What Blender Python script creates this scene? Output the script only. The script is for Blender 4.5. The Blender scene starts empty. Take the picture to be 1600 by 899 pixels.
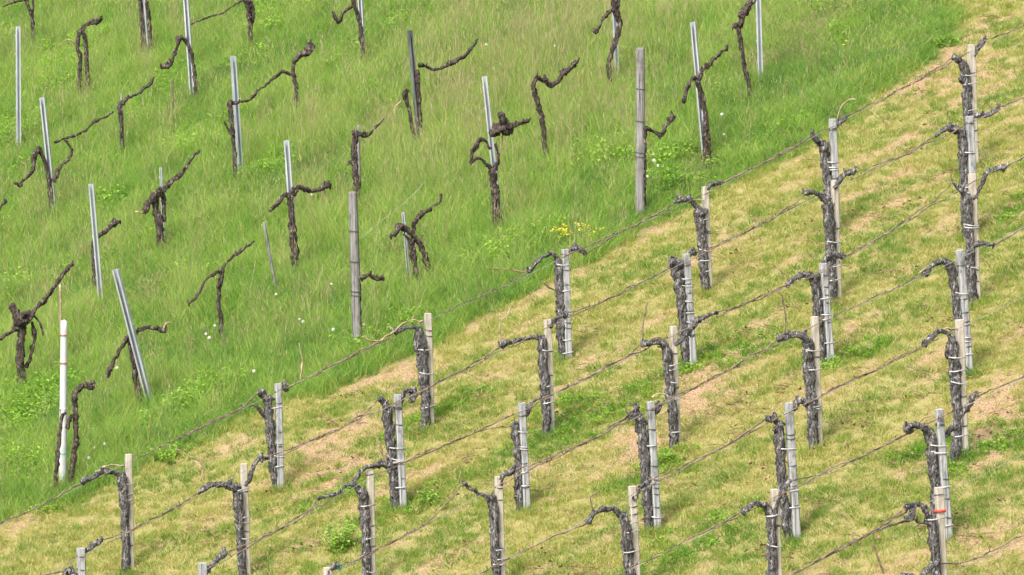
import bpy, math, random
import numpy as np
from mathutils import Vector, noise

# ------------------------------------------------------------------ camera, world, sun, exposure
D = 45.0; PITCH = math.radians(6.0); FPX = 180.0 * D            # focal length in pixels of a 1600 px wide picture
CP, SP = math.cos(PITCH), math.sin(PITCH)
CAM = np.array([0.0, -D * CP, D * SP])
scn = bpy.context.scene
col = scn.collection
cam_d = bpy.data.cameras.new('camera'); cam = bpy.data.objects.new('camera', cam_d); col.objects.link(cam)
cam.location = CAM; cam.rotation_euler = (math.pi / 2 - PITCH, 0, 0)
cam_d.sensor_width = 36.0; cam_d.lens = 36.0 * FPX / 1600.0; cam_d.clip_start = 1.0; cam_d.clip_end = 3000.0
scn.camera = cam

SUN_EL, SUN_AZ = math.radians(50), math.radians(-150)              # hazy sun high behind the camera's left shoulder
w = bpy.data.worlds.new('World'); scn.world = w; w.use_nodes = True
nt = w.node_tree; bg = nt.nodes['Background']
sky = nt.nodes.new('ShaderNodeTexSky'); sky.sky_type = 'NISHITA'; sky.sun_disc = False
sky.sun_elevation = SUN_EL; sky.sun_rotation = SUN_AZ; sky.air_density = 1.0; sky.dust_density = 4.0; sky.ozone_density = 1.0
hs = nt.nodes.new('ShaderNodeHueSaturation'); hs.inputs['Saturation'].default_value = 0.45
nt.links.new(sky.outputs[0], hs.inputs['Color']); nt.links.new(hs.outputs[0], bg.inputs[0]); bg.inputs[1].default_value = 0.15
sd = bpy.data.lights.new('sun', 'SUN'); sun = bpy.data.objects.new('sun', sd); col.objects.link(sun)
sd.energy = 2.3; sd.angle = math.radians(15); sd.color = (1.0, 0.95, 0.86)
sdir = Vector((math.sin(SUN_AZ) * math.cos(SUN_EL), math.cos(SUN_AZ) * math.cos(SUN_EL), math.sin(SUN_EL)))
sun.rotation_euler = sdir.to_track_quat('Z', 'Y').to_euler(); sun.location = (0, 0, 30)
vs = scn.view_settings; vs.view_transform = 'Standard'; vs.look = 'None'; vs.gamma = 1.0; vs.use_curve_mapping = False
vs.exposure = 1.17
scn.cycles.adaptive_threshold = 0.02; scn.cycles.max_bounces = 4; scn.cycles.diffuse_bounces = 2; scn.cycles.glossy_bounces = 1; scn.cycles.transmission_bounces = 2

# ------------------------------------------------------------------ the lie of the land
A_, B_, C_ = 0.324, 0.175, -1.381                                   # hillside plane z = A x + B y + C
RD = np.array([1.279, 0.728]); RD = RD / np.linalg.norm(RD)         # the vine rows run this way (uphill)
TD = np.array([-RD[1], RD[0]])                                      # across the rows, towards the tall grass
rng = np.random.default_rng(7); R = random.Random(5)

def plane(x, y): return A_ * x + B_ * y + C_
def bumps(x, y):
    return (0.022 * np.sin(1.7 * x + 0.6 * y) * np.sin(0.9 * y - 0.5 * x + 1.0) + 0.012 * np.sin(4.1 * x + 1.3) * np.sin(3.3 * y + 0.4)
            + 0.006 * np.sin(9.3 * x + 2.2 * y) * np.sin(8.1 * y - 3.0 * x))
def gz(x, y): return plane(x, y) + bumps(x, y)

def ray(u, v):
    a, b = (u - 800.0) / FPX, -(v - 449.5) / FPX
    return np.array([a, CP + b * SP, -SP + b * CP])
def on_ground(u, v):
    d = ray(u, v); t = (plane(CAM[0], CAM[1]) - CAM[2]) / (d[2] - A_ * d[0] - B_ * d[1])
    p = CAM + d * t; p[2] = gz(p[0], p[1]); return p
def on_row(u, v, base, off=0.0):
    """a point of the upright plane that holds the vine row through base"""
    d = ray(u, v); n = np.array([TD[0], TD[1], 0.0])
    t = (np.dot(n, base - CAM) + off) / np.dot(n, d)
    return CAM + d * t
def px(p): return (np.dot(p - CAM, np.array([0, CP, -SP]))) / FPX     # metres per pixel there
def st(p): return np.dot(p[:2], RD), np.dot(p[:2], TD)
def project(x, y, z):
    dy, dz = y - CAM[1], z - CAM[2]
    zc = dy * CP - dz * SP; yc = dz * CP + dy * SP
    return 800 + FPX * (x - CAM[0]) / zc, 449.5 - FPX * yc / zc

# edge of the unmown strip, surveyed on the ground, in row coordinates (s along, t across)
EDGE = np.array([st(on_ground(*q)) for q in [(-500, 1060), (-120, 872), (0, 818), (110, 772), (250, 716), (420, 640), (560, 583), (700, 520), (830, 452), (930, 398), (1010, 352),
                                             (1120, 300), (1260, 215), (1400, 128), (1478, 78), (1700, -60)]])
E0, E1 = on_ground(1478, 78)[:2], on_ground(1492, -140)[:2]
EN = np.array([-(E1 - E0)[1], (E1 - E0)[0]]); EN /= np.linalg.norm(EN)   # points to the unmown side
def vnoise(x, y, s, seed=0.0):
    x, y = np.asarray(x), np.asarray(y)
    out = np.empty(x.shape)
    xf, yf, of = x.ravel(), y.ravel(), out.ravel()
    for i in range(xf.size): of[i] = noise.noise((xf[i] * s + seed, yf[i] * s - seed, seed * 1.7))
    return of.reshape(x.shape)
def tall_dist(x, y):
    """how far inside the unmown field (metres, negative = mown)"""
    s = x * RD[0] + y * RD[1]; t = x * TD[0] + y * TD[1]
    wig = 0.10 * np.sin(2.3 * s) + 0.07 * np.sin(5.9 * s + 1) + 0.05 * np.sin(13 * s) + 0.04 * np.sin(31 * s + 2)
    d1 = t - np.interp(s, EDGE[:, 0], EDGE[:, 1]) + wig + 0.13
    d2 = (x - E0[0]) * EN[0] + (y - E0[1]) * EN[1] + wig
    return np.minimum(d1, d2)

# ------------------------------------------------------------------ node material helpers
class NT:
    def __init__(s, name):
        s.m = bpy.data.materials.new(name); s.m.use_nodes = True; s.t = s.m.node_tree; s.b = s.t.nodes['Principled BSDF']
        s.out = s.t.nodes['Material Output']
    def n(s, typ, **kw):
        q = s.t.nodes.new(typ)
        for k, v in kw.items(): setattr(q, k, v)
        return q
    def l(s, a, b): s.t.links.new(a, b)
    def pos(s): return s.n('ShaderNodeNewGeometry').outputs['Position']
    def obj(s): return s.n('ShaderNodeTexCoord').outputs['Object']
    def mapv(s, src, scale=(1, 1, 1), rot=(0, 0, 0)):
        q = s.n('ShaderNodeMapping'); q.inputs['Scale'].default_value = scale; q.inputs['Rotation'].default_value = rot; s.l(src, q.inputs[0]); return q.outputs[0]
    def noise(s, src, scale, detail=4, rough=0.55, dist=0.0):
        q = s.n('ShaderNodeTexNoise'); q.inputs['Scale'].default_value = scale; q.inputs['Detail'].default_value = detail
        q.inputs['Roughness'].default_value = rough; q.inputs['Distortion'].default_value = dist; s.l(src, q.inputs['Vector']); return q.outputs[0]
    def ramp(s, fac, stops):
        q = s.n('ShaderNodeValToRGB'); e = q.color_ramp.elements
        while len(e) < len(stops): e.new(0.5)
        for i, (p, c) in enumerate(stops): e[i].position = p; e[i].color = (*c, 1) if len(c) == 3 else c
        s.l(fac, q.inputs[0]); return q.outputs[0]
    def mix(s, fac, a, b, blend='MIX'):
        q = s.n('ShaderNodeMix', data_type='RGBA', blend_type=blend)
        for v, i in ((fac, 0), (a, 6), (b, 7)):
            if isinstance(v, (int, float)): q.inputs[i].default_value = v
            elif isinstance(v, tuple): q.inputs[i].default_value = (*v, 1)
            else: s.l(v, q.inputs[i])
        return q.outputs[2]
    def bump(s, h, strength=0.5, dist=0.01):
        q = s.n('ShaderNodeBump'); q.inputs['Strength'].default_value = strength; q.inputs['Distance'].default_value = dist
        s.l(h, q.inputs['Height']); s.l(q.outputs[0], s.b.inputs['Normal'])
    def fin(s, colr, rough=0.85, metal=0.0, spec=0.3):
        if isinstance(colr, tuple): s.b.inputs['Base Color'].default_value = (*colr, 1)
        else: s.l(colr, s.b.inputs['Base Color'])
        s.b.inputs['Roughness'].default_value = rough; s.b.inputs['Metallic'].default_value = metal; s.b.inputs['Specular IOR Level'].default_value = spec
        return s.m

ROWANG = math.atan2(RD[1], RD[0])
def m_ground():
    k = NT('hillside_ground'); p = k.pos()
    at = k.n('ShaderNodeAttribute', attribute_name='mown').outputs['Fac']
    so = k.n('ShaderNodeAttribute', attribute_name='soil').outputs['Fac']
    fine = k.noise(p, 60, 6, 0.7); mid = k.noise(p, 7, 4)
    mown = k.ramp(mid, [(0.3, (0.14, 0.165, 0.04)), (0.5, (0.22, 0.205, 0.07)), (0.7, (0.29, 0.24, 0.10))])
    mown = k.mix(0.6, mown, k.ramp(fine, [(0.3, (0.10, 0.10, 0.03)), (0.7, (0.42, 0.345, 0.155))]))
    soil = k.ramp(fine, [(0.34, (0.11, 0.066, 0.04)), (0.5, (0.30, 0.19, 0.12)), (0.66, (0.48, 0.36, 0.225))])
    mown = k.mix(so, mown, soil)
    tall = k.ramp(fine, [(0.3, (0.06, 0.09, 0.02)), (0.7, (0.15, 0.18, 0.05))])
    k.bump(fine, 0.6, 0.02)
    return k.fin(k.mix(at, tall, mown), 0.95, spec=0.1)

def m_blade(name, stops, dry, patch=0.35, trans=0.35):
    """grass: colour by patch of ground and by blade"""
    k = NT(name); p = k.pos()
    big = k.noise(p, patch, 3, 0.6); mid = k.noise(p, 2.2, 3)
    bl = k.n('ShaderNodeAttribute', attribute_name='blade').outputs['Fac']
    ii = k.n('ShaderNodeAttribute', attribute_name='tint', attribute_type='INSTANCER').outputs['Fac']
    ma = k.n('ShaderNodeMath', operation='ADD'); k.l(big, ma.inputs[0]); k.l(mid, ma.inputs[1])
    mb = k.n('ShaderNodeMath', operation='MULTIPLY_ADD'); k.l(ma.outputs[0], mb.inputs[0]); mb.inputs[1].default_value = 0.52; k.l(ii, mb.inputs[2])
    mc = k.n('ShaderNodeMath', operation='MULTIPLY_ADD'); k.l(bl, mc.inputs[0]); mc.inputs[1].default_value = 0.46; k.l(mb.outputs[0], mc.inputs[2])
    me_ = k.n('ShaderNodeMath', operation='SUBTRACT'); k.l(mc.outputs[0], me_.inputs[0]); me_.inputs[1].default_value = 0.26
    c = k.ramp(me_.outputs[0], stops)
    dr = k.n('ShaderNodeAttribute', attribute_name='dry').outputs['Fac']
    c = k.mix(dr, c, dry)
    k.fin(c, 0.55, spec=0.25)
    tr = k.n('ShaderNodeBsdfTranslucent'); k.l(c, tr.inputs[0])
    mx = k.n('ShaderNodeMixShader'); mx.inputs[0].default_value = trans
    k.l(k.b.outputs[0], mx.inputs[1]); k.l(tr.outputs[0], mx.inputs[2]); k.l(mx.outputs[0], k.out.inputs[0])
    return k.m

def m_bark(name, dark, mid, light, fleck):
    k = NT(name); p = k.obj()
    st_ = k.noise(k.mapv(p, (1, 1, 0.22)), 42, 6, 0.72, 0.8); fn = k.noise(k.mapv(p, (1, 1, 0.5)), 75, 4, 0.75)
    c = k.ramp(st_, [(0.42, dark), (0.54, mid), (0.64, light)])
    fl = k.ramp(k.noise(k.mapv(p, (1, 1, 0.3)), 38, 5, 0.78), [(0.565, (0, 0, 0)), (0.60, (1, 1, 1))])
    c = k.mix(fl, c, fleck); c = k.mix(0.3, c, k.ramp(fn, [(0.42, dark), (0.6, fleck)]))
    k.bump(st_, 1.0, 0.03)
    return k.fin(c, 0.92, spec=0.15)

def m_wood(name, a, b, c3, dark, stain):
    k = NT(name); p = k.obj()
    g = k.noise(k.mapv(p, (1, 1, 0.045)), 90, 5, 0.6); s2 = k.noise(k.mapv(p, (1, 1, 0.6)), 17, 5, 0.7)
    c = k.ramp(g, [(0.3, a), (0.5, b), (0.7, c3)])
    cr = k.ramp(k.noise(k.mapv(p, (1, 1, 0.03)), 60, 2), [(0.33, (1, 1, 1)), (0.39, (0, 0, 0))])
    c = k.mix(cr, c, dark)
    c = k.mix(k.ramp(s2, [(0.5, (0, 0, 0)), (0.72, (stain, stain, stain))]), c, dark)
    k.bump(g, 0.7, 0.004)
    return k.fin(c, 0.85, spec=0.2)

def m_plain(name, c1, c2, scale=30, rough=0.6, metal=0.0, stretch=0.3):
    k = NT(name); n_ = k.noise(k.mapv(k.obj(), (1, 1, stretch)), scale, 4, 0.6)
    return k.fin(k.ramp(n_, [(0.35, c1), (0.65, c2)]), rough, metal, 0.4)

M = {}
M['ground'] = m_ground()
M['tall'] = m_blade('tall_grass_blade', [(0.16, (0.066, 0.18, 0.038)), (0.38, (0.152, 0.31, 0.045)), (0.58, (0.265, 0.41, 0.055)), (0.85, (0.43, 0.51, 0.15))], (0.40, 0.33, 0.18), 0.6, 0.5)
M['mown'] = m_blade('mown_grass_blade', [(0.16, (0.09, 0.215, 0.022)), (0.38, (0.19, 0.295, 0.037)), (0.60, (0.29, 0.325, 0.058)), (0.88, (0.42, 0.385, 0.115))], (0.47, 0.405, 0.165), 0.9, 0.38)
M['herb'] = m_blade('herb_leaf', [(0.25, (0.14, 0.30, 0.025)), (0.5, (0.22, 0.40, 0.04)), (0.8, (0.32, 0.48, 0.07))], (0.2, 0.2, 0.06), 0.8, 0.35)
M['bark'] = m_bark('grey_vine_bark', (0.010, 0.009, 0.009), (0.060, 0.054, 0.054), (0.17, 0.158, 0.157), (0.46, 0.44, 0.435))
M['barkb'] = m_bark('brown_vine_bark', (0.010, 0.007, 0.006), (0.042, 0.029, 0.024), (0.12, 0.088, 0.074), (0.28, 0.23, 0.20))
M['cane'] = m_plain('vine_cane', (0.05, 0.033, 0.026), (0.22, 0.16, 0.115), 22, 0.8, 0, 1.0)
M['canep'] = m_plain('pale_vine_cane', (0.18, 0.12, 0.07), (0.38, 0.29, 0.18), 25, 0.7, 0, 1.0)
M['stake'] = m_wood('pale_stake_wood', (0.29, 0.255, 0.21), (0.40, 0.36, 0.30), (0.47, 0.43, 0.37), (0.20, 0.17, 0.14), 0.7)
M['stakeg'] = m_wood('grey_stake_wood', (0.17, 0.172, 0.175), (0.30, 0.305, 0.31), (0.41, 0.415, 0.42), (0.085, 0.085, 0.085), 1.0)
M['post'] = m_wood('weathered_post_wood', (0.10, 0.096, 0.095), (0.19, 0.183, 0.178), (0.27, 0.26, 0.25), (0.05, 0.047, 0.045), 0.7)
M['steel'] = m_plain('galvanised_steel', (0.40, 0.43, 0.48), (0.56, 0.60, 0.65), 18, 0.42, 0.55, 0.2)
M['steeld'] = m_plain('dull_dark_steel', (0.10, 0.105, 0.11), (0.22, 0.225, 0.23), 18, 0.55, 0.4, 0.2)
M['white'] = m_plain('white_pipe_paint', (0.36, 0.37, 0.375), (0.52, 0.53, 0.535), 14, 0.45)
M['rust'] = m_plain('rust', (0.22, 0.10, 0.05), (0.38, 0.20, 0.11), 40, 0.9)
M['tie'] = m_plain('white_tie', (0.30, 0.30, 0.30), (0.60, 0.60, 0.59), 40, 0.6)
M['band'] = m_plain('dark_wire', (0.06, 0.06, 0.062), (0.13, 0.13, 0.13), 40, 0.6, 0.3)
M['red'] = m_plain('red_string', (0.50, 0.04, 0.02), (0.65, 0.07, 0.04), 40, 0.6)
M['teal'] = m_plain('teal_string', (0.02, 0.26, 0.24), (0.04, 0.36, 0.33), 40, 0.6)
M['wire'] = m_plain('trellis_wire', (0.20, 0.19, 0.18), (0.36, 0.35, 0.33), 40, 0.5, 0.5)
M['yellow'] = m_plain('yellow_petals', (0.75, 0.52, 0.02), (0.85, 0.66, 0.05), 90, 0.6)
M['fluff'] = m_plain('seed_fluff', (0.66, 0.66, 0.62), (0.82, 0.82, 0.78), 90, 0.9)
M['stem'] = m_plain('plant_stem', (0.10, 0.17, 0.03), (0.20, 0.24, 0.07), 30, 0.7)

# ------------------------------------------------------------------ mesh helpers
def mesh_obj(name, verts, faces, mat, parent=None, loc=None, smooth=True, link=True):
    me = bpy.data.meshes.new(name); me.from_pydata([tuple(map(float, v)) for v in verts], [], faces)
    if smooth: me.polygons.foreach_set('use_smooth', [True] * len(me.polygons))
    me.materials.append(M[mat]); me.update()
    o = bpy.data.objects.new(name, me)
    if link: col.objects.link(o)
    if parent: o.parent = parent
    if loc is not None: o.location = loc
    return o
def tag(o, label=None, cat=None, group=None, kind=None):
    for k_, v in (('label', label), ('category', cat), ('group', group), ('kind', kind)):
        if v: o[k_] = v
    return o
def empty(name, loc, label, cat, group=None):
    o = bpy.data.objects.new(name, None); col.objects.link(o); o.location = loc; o.empty_display_size = 0.1
    return tag(o, label, cat, group)

def resample(pts, rad, step):
    pts = np.array(pts, float); rad = np.array(rad, float)
    if len(pts) == 2:
        pts = np.array([pts[0], (pts[0] + pts[1]) / 2, pts[1]]); rad = np.array([rad[0], (rad[0] + rad[1]) / 2, rad[1]])
    P_ = np.vstack([2 * pts[0] - pts[1], pts, 2 * pts[-1] - pts[-2]]); out = []; ro = []
    for i in range(len(pts) - 1):
        p0, p1, p2, p3 = P_[i:i + 4]; n_ = max(2, int(np.linalg.norm(p2 - p1) / step))
        for j in range(n_):
            t = j / n_; t2, t3 = t * t, t * t * t
            out.append(0.5 * (2 * p1 + (p2 - p0) * t + (2 * p0 - 5 * p1 + 4 * p2 - p3) * t2 + (3 * p1 - p0 - 3 * p2 + p3) * t3))
            ro.append(rad[i] * (1 - t) + rad[i + 1] * t)
    out.append(pts[-1]); ro.append(rad[-1])
    return np.array(out), np.array(ro)

def tube(pts, rad, seg=8, step=0.025, gnarl=0.0, seed=0.0, wob=0.0):
    """a tapering tube along a path; gnarl roughens it like bark, wob makes the path crooked"""
    c, r = resample(pts, rad, step); n_ = len(c)
    if wob:
        for i in range(n_):
            q = noise.noise_vector((c[i][0] * 15 + seed, c[i][1] * 15, c[i][2] * 15)); c[i] += np.array(q) * wob
    tan = np.gradient(c, axis=0); tan /= np.linalg.norm(tan, axis=1)[:, None] + 1e-9
    up = np.array([0.0, 1.0, 0.0]); V = []; F = []
    a = np.cross(tan[0], up); a /= np.linalg.norm(a) + 1e-9
    L = 0.0
    for i in range(n_):
        a = a - tan[i] * np.dot(a, tan[i]); a /= np.linalg.norm(a) + 1e-9
        b = np.cross(tan[i], a)
        if i: L += np.linalg.norm(c[i] - c[i - 1])
        for k_ in range(seg):
            th = 2 * math.pi * k_ / seg; rr = r[i]
            if gnarl:
                ca, sa = math.cos(th + L * 4), math.sin(th + L * 4)
                rr *= 1 + gnarl * (1.3 * noise.noise((ca * 1.6 + seed, sa * 1.6, L * 9 + seed)) + 1.1 * noise.noise((ca * 3.4, sa * 3.4 + seed, L * 24)) + 0.8 * noise.noise((ca * 6, sa * 6 + seed, L * 40)))
                rr += gnarl * 0.5 * r[i] * max(0, noise.noise((seed * 3, L * 13, 0.3)))
            V.append(c[i] + (a * math.cos(th) + b * math.sin(th)) * rr)
    for i in range(n_ - 1):
        for k_ in range(seg):
            k2 = (k_ + 1) % seg; F.append((i * seg + k_, i * seg + k2, (i + 1) * seg + k2, (i + 1) * seg + k_))
    V.append(c[0] - tan[0] * r[0] * 0.3); F += [(len(V) - 1, (k_ + 1) % seg, k_) for k_ in range(seg)]
    V.append(c[-1] + tan[-1] * r[-1] * 0.5); o = (n_ - 1) * seg
    F += [(len(V) - 1, o + k_, o + (k_ + 1) % seg) for k_ in range(seg)]
    return V, F
def merge(*vf):
    V, F = [], []
    for v, f in vf:
        o = len(V); V += list(v); F += [tuple(i + o for i in q) for q in f]
    return V, F
def extrude(profile, a, b, axis_x, taper=1.0, cap=True, jit=0.0, nz=1):
    """sweep a closed 2-D profile from a to b"""
    a, b = np.array(a), np.array(b); d = (b - a) / np.linalg.norm(b - a)
    x = np.array(axis_x) - d * np.dot(axis_x, d); x /= np.linalg.norm(x); y = np.cross(d, x); n_ = len(profile); V = []; F = []
    for i in range(nz + 1):
        t = i / nz; s = 1 + (taper - 1) * t
        j = (R.uniform(-jit, jit), R.uniform(-jit, jit))
        V += [a + (b - a) * t + x * (p[0] * s + j[0]) + y * (p[1] * s + j[1]) for p in profile]
    for i in range(nz):
        for k_ in range(n_):
            k2 = (k_ + 1) % n_; F.append((i * n_ + k_, i * n_ + k2, (i + 1) * n_ + k2, (i + 1) * n_ + k_))
    if cap: F += [tuple(range(n_ - 1, -1, -1)), tuple(range(nz * n_, nz * n_ + n_))]
    return V, F
def ngon(r, n_, rot=0.0, sq=1.0): return [(r * math.cos(2 * math.pi * i / n_ + rot), sq * r * math.sin(2 * math.pi * i / n_ + rot)) for i in range(n_)]
def chamfer_rect(wx, wy, c): return [(-wx + c, -wy), (wx - c, -wy), (wx, -wy + c), (wx, wy - c), (wx - c, wy), (-wx + c, wy), (-wx, wy - c), (-wx, -wy + c)]
def loop_band(center, ax, hw, hd, hgt, thick):
    """a flat strap that goes round a rectangle-ish bundle, upright"""
    n_ = 14; prof = []
    ay = np.array([-ax[1], ax[0], 0.0]); V = []; F = []
    for i in range(n_):
        th = 2 * math.pi * i / n_; c, s = math.cos(th), math.sin(th)
        q = (abs(c) ** 2.6 + abs(s) ** 2.6) ** (-1 / 2.6)
        for dr, dz in ((0, -hgt), (thick, -hgt), (thick, hgt), (0, hgt)):
            V.append(center + ax * (c * q * (hw + dr)) + ay * (s * q * (hd + dr)) + np.array([0, 0, dz + 0.006 * math.sin(th + center[0] * 9)]))
    for i in range(n_):
        j = (i + 1) % n_
        for k_ in range(4): F.append((i * 4 + k_, i * 4 + (k_ + 1) % 4, j * 4 + (k_ + 1) % 4, j * 4 + k_))
    return V, F
def strap(pts, z, hgt, thick, tilt):
    P = sorted(tuple(p) for p in pts)
    def half(Q):
        h = []
        for p in Q:
            while len(h) > 1 and (h[-1][0] - h[-2][0]) * (p[1] - h[-2][1]) - (h[-1][1] - h[-2][1]) * (p[0] - h[-2][0]) <= 1e-9: h.pop()
            h.append(p)
        return h[:-1]
    H = np.array(half(P) + half(P[::-1])); m = H.mean(0); V = []; F = []; n_ = len(H)
    for p in H:
        e = (p - m) / (np.linalg.norm(p - m) + 1e-9)
        for dr, dz in ((0, -hgt), (thick, -hgt), (thick, hgt), (0, hgt)):
            q = p + e * dr; V.append(np.array([q[0], q[1], z + dz + tilt * e[0]]))
    for i in range(n_):
        j = (i + 1) % n_
        for k_ in range(4): F.append((i * 4 + k_, i * 4 + (k_ + 1) % 4, j * 4 + (k_ + 1) % 4, j * 4 + k_))
    return V, F
def rel(vf, root): 
    o = np.array(root.location); return [v - o for v in vf[0]], vf[1]
def part(name, vf, mat, root, smooth=True):
    v, f = rel(vf, root); return mesh_obj(name, v, f, mat, root, smooth=smooth)

# ------------------------------------------------------------------ the hillside sheet
SOILSPOTS = [on_ground(*q[:2]).tolist()[:2] + [q[2]] for q in [(965, 372, .35), (1010, 348, .3), (640, 560, .3), (1440, 130, .4), (1465, 95, .35), (1100, 612, .4), (640, 585, .25), (30, 808, .25), (1005, 690, .35), (1560, 640, .3)]]
def soil_mask(x, y):
    s = x * RD[0] + y * RD[1]; t = x * TD[0] + y * TD[1]
    n1 = vnoise(s * 0.8, t * 3.0, 1.0, 3.3) + 0.7 * vnoise(s * 2.2, t * 5.5, 1.0, 8.1) + 0.4 * vnoise(s * 5, t * 9, 1.0, 1.1)
    m = np.clip((n1 - 0.15) * 2.0, 0, 0.85)
    for (a, b, r) in SOILSPOTS: m = np.maximum(m, np.clip(1.3 - np.hypot(x - a, (y - b) * 0.45) / r, 0, 1))
    return m
near_x = np.arange(-11, 11.01, 0.16); near_y = np.arange(-13, 34.01, 0.2)
far = np.array([12, 14, 17, 22, 30, 42, 60, 90, 140, 220, 350])
gx = np.concatenate([-far[::-1], near_x, far]); gy = np.concatenate([-13 - (far[::-1] - 11), near_y, 34 + (far - 11)])
X, Y = np.meshgrid(gx, gy); Z = gz(X, Y)
# valley floor below the camera, rounded top far above
Z = np.where(Z < -14, -14 + (Z + 14) * 0.02, Z); Z = np.where(Z > 30, 30 + (Z - 30) * 0.15, Z)
nx, ny = len(gx), len(gy)
faces = [(j * nx + i, j * nx + i + 1, (j + 1) * nx + i + 1, (j + 1) * nx + i) for j in range(ny - 1) for i in range(nx - 1)]
hill = mesh_obj('hillside', np.stack([X.ravel(), Y.ravel(), Z.ravel()], 1), faces, 'ground')
tag(hill, kind='structure', label='steep grassy vineyard hillside, part mown and part unmown', cat='hillside')
td = tall_dist(X.ravel(), Y.ravel())
at = hill.data.attributes.new('mown', 'FLOAT', 'POINT'); at.data.foreach_set('value', np.clip(0.5 - td * 4, 0, 1).astype(np.float32))
sm = soil_mask(X.ravel(), Y.ravel()); at = hill.data.attributes.new('soil', 'FLOAT', 'POINT'); at.data.foreach_set('value', sm.astype(np.float32))

# ------------------------------------------------------------------ stakes, posts
def half_w(base, wpx): return wpx * px(base) / 2
def wooden_stake(top, bot, kind, wpx, ties, label, group, bands=5, red=None, trunk=()):
    foot_v = bot[1]
    base = on_ground(*bot); tp = on_row(top[0], top[1], base)
    root = empty('wooden_stake', base, label, 'stake', group)
    hw = half_w(base, wpx); d = (tp - base); d /= np.linalg.norm(d)
    axx = np.array([0.94, 0.34, 0.0])
    V, F = extrude(chamfer_rect(hw, hw * 0.9, hw * 0.28), base - d * 0.2, tp, axx, 0.94, True, 0.0022, 7)
    part('shaft', (V, F), 'stake' if kind == 'p' else 'stakeg', root, False)
    L = np.linalg.norm(tp - base)
    for i in range(bands):
        f = R.uniform(0.16, 0.97); c = base + d * (L * f)
        part('wire_band', loop_band(c, axx, hw * 1.0, hw * 0.93, 0.0045, 0.003), 'band', root)
    for f in ties:                                          # strap pulled tight round trunk and stake together
        c = base + d * (L * f); k_ = px(base); vv = foot_v + (top[1] - foot_v) * f
        uu = np.interp(-vv, [-q[1] for q in trunk], [q[0] for q in trunk]); tr = np.interp(-vv, [-q[1] for q in trunk], [q[2] for q in trunk]) * k_ * 0.86 + 0.002
        tc = on_row(uu, vv, base, TOFF[kind]); ay = np.array([-axx[1], axx[0], 0.0])
        ring = [tc[:2] + tr * np.array([math.cos(a), math.sin(a)]) for a in np.linspace(0, 2 * math.pi, 12, endpoint=False)]
        ring += [c[:2] + axx[:2] * hw * 1.02 * sx + ay[:2] * hw * .95 * sy for sx in (-1, 1) for sy in (-1, 1)]
        part('tie', strap(ring, c[2], 0.0045, 0.003, R.uniform(-.012, .012)), 'tie', root)
    if red:
        c = base + d * (L * red)
        part('red_tie', loop_band(c, axx, hw * 1.2, hw * 1.15, 0.009, 0.005), 'red', root)
    return root, base, tp, hw
def channel(hw, hd, t):      # lipped channel, open to -y
    l = hw * 0.55
    return [(-hw, hd), (-hw, -hd), (-hw + l, -hd), (-hw + l, -hd + t), (-hw + t, -hd + t), (-hw + t, hd - t),
            (hw - t, hd - t), (hw - t, -hd + t), (hw - l, -hd + t), (hw - l, -hd), (hw, -hd), (hw, hd)]
def steel_post(top, bot, wpx, label, mat='steel', turn=0.0):
    base = on_ground(*bot); tp = on_row(top[0], top[1], base)
    root = empty('steel_post', base, label, 'post', 'steel trellis posts in the tall grass')
    hw = half_w(base, wpx * 0.88); d = (tp - base); d /= np.linalg.norm(d); L = np.linalg.norm(tp - base)
    ax = np.array([math.cos(turn), math.sin(turn), 0.0])
    V, F = extrude(channel(hw, hw * 0.95, 0.0035), base - d * 0.25, tp, ax, 1.0, True, 0, 6)
    part('profile', (V, F), mat, root, False)
    y = np.cross(d, ax)
    for i in range(int(L / 0.22)):                       # wire hooks punched out of the flanges
        for sgn in (-1, 1):
            c = tp - d * (0.10 + 0.22 * i) + ax * sgn * (hw + 0.003)
            part('wire_hook', extrude([(-0.003, -0.006), (0.003, -0.006), (0.003, 0.006), (-0.003, 0.006)], c - d * 0.018, c + d * 0.004, ax), mat, root, False)
    return root, base, tp
def wood_post(top, bot, wpx, label):
    base = on_ground(*bot); tp = on_row(top[0], top[1], base)
    root = empty('wooden_post', base, label, 'post', 'thick wooden posts at the edge of the tall grass')
    hw = half_w(base, wpx); d = (tp - base) / np.linalg.norm(tp - base); L = np.linalg.norm(tp - base)
    prof = [(x * R.uniform(0.93, 1.05), y * R.uniform(0.93, 1.05)) for x, y in ngon(hw, 14, 0.2)]
    n_ = 12; V = []; F = []
    part('shaft', merge(extrude(prof, base - d * 0.25, tp - d * 0.012, (1, 0, 0), 0.88, True, 0.0025, n_),
                        extrude([(x * 0.86, y * 0.86) for x, y in prof], tp - d * 0.012, tp, (1, 0, 0), 0.9, True)), 'post', root, False)
    for f in (0.36, 0.385, 0.57, 0.76):
        part('wire_band', loop_band(base + d * L * f, np.array([1.0, 0, 0]), hw * (1.02 - 0.12 * f), hw * (1.02 - 0.12 * f), 0.004, 0.004), 'band', root)
    return root, base, tp

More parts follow.
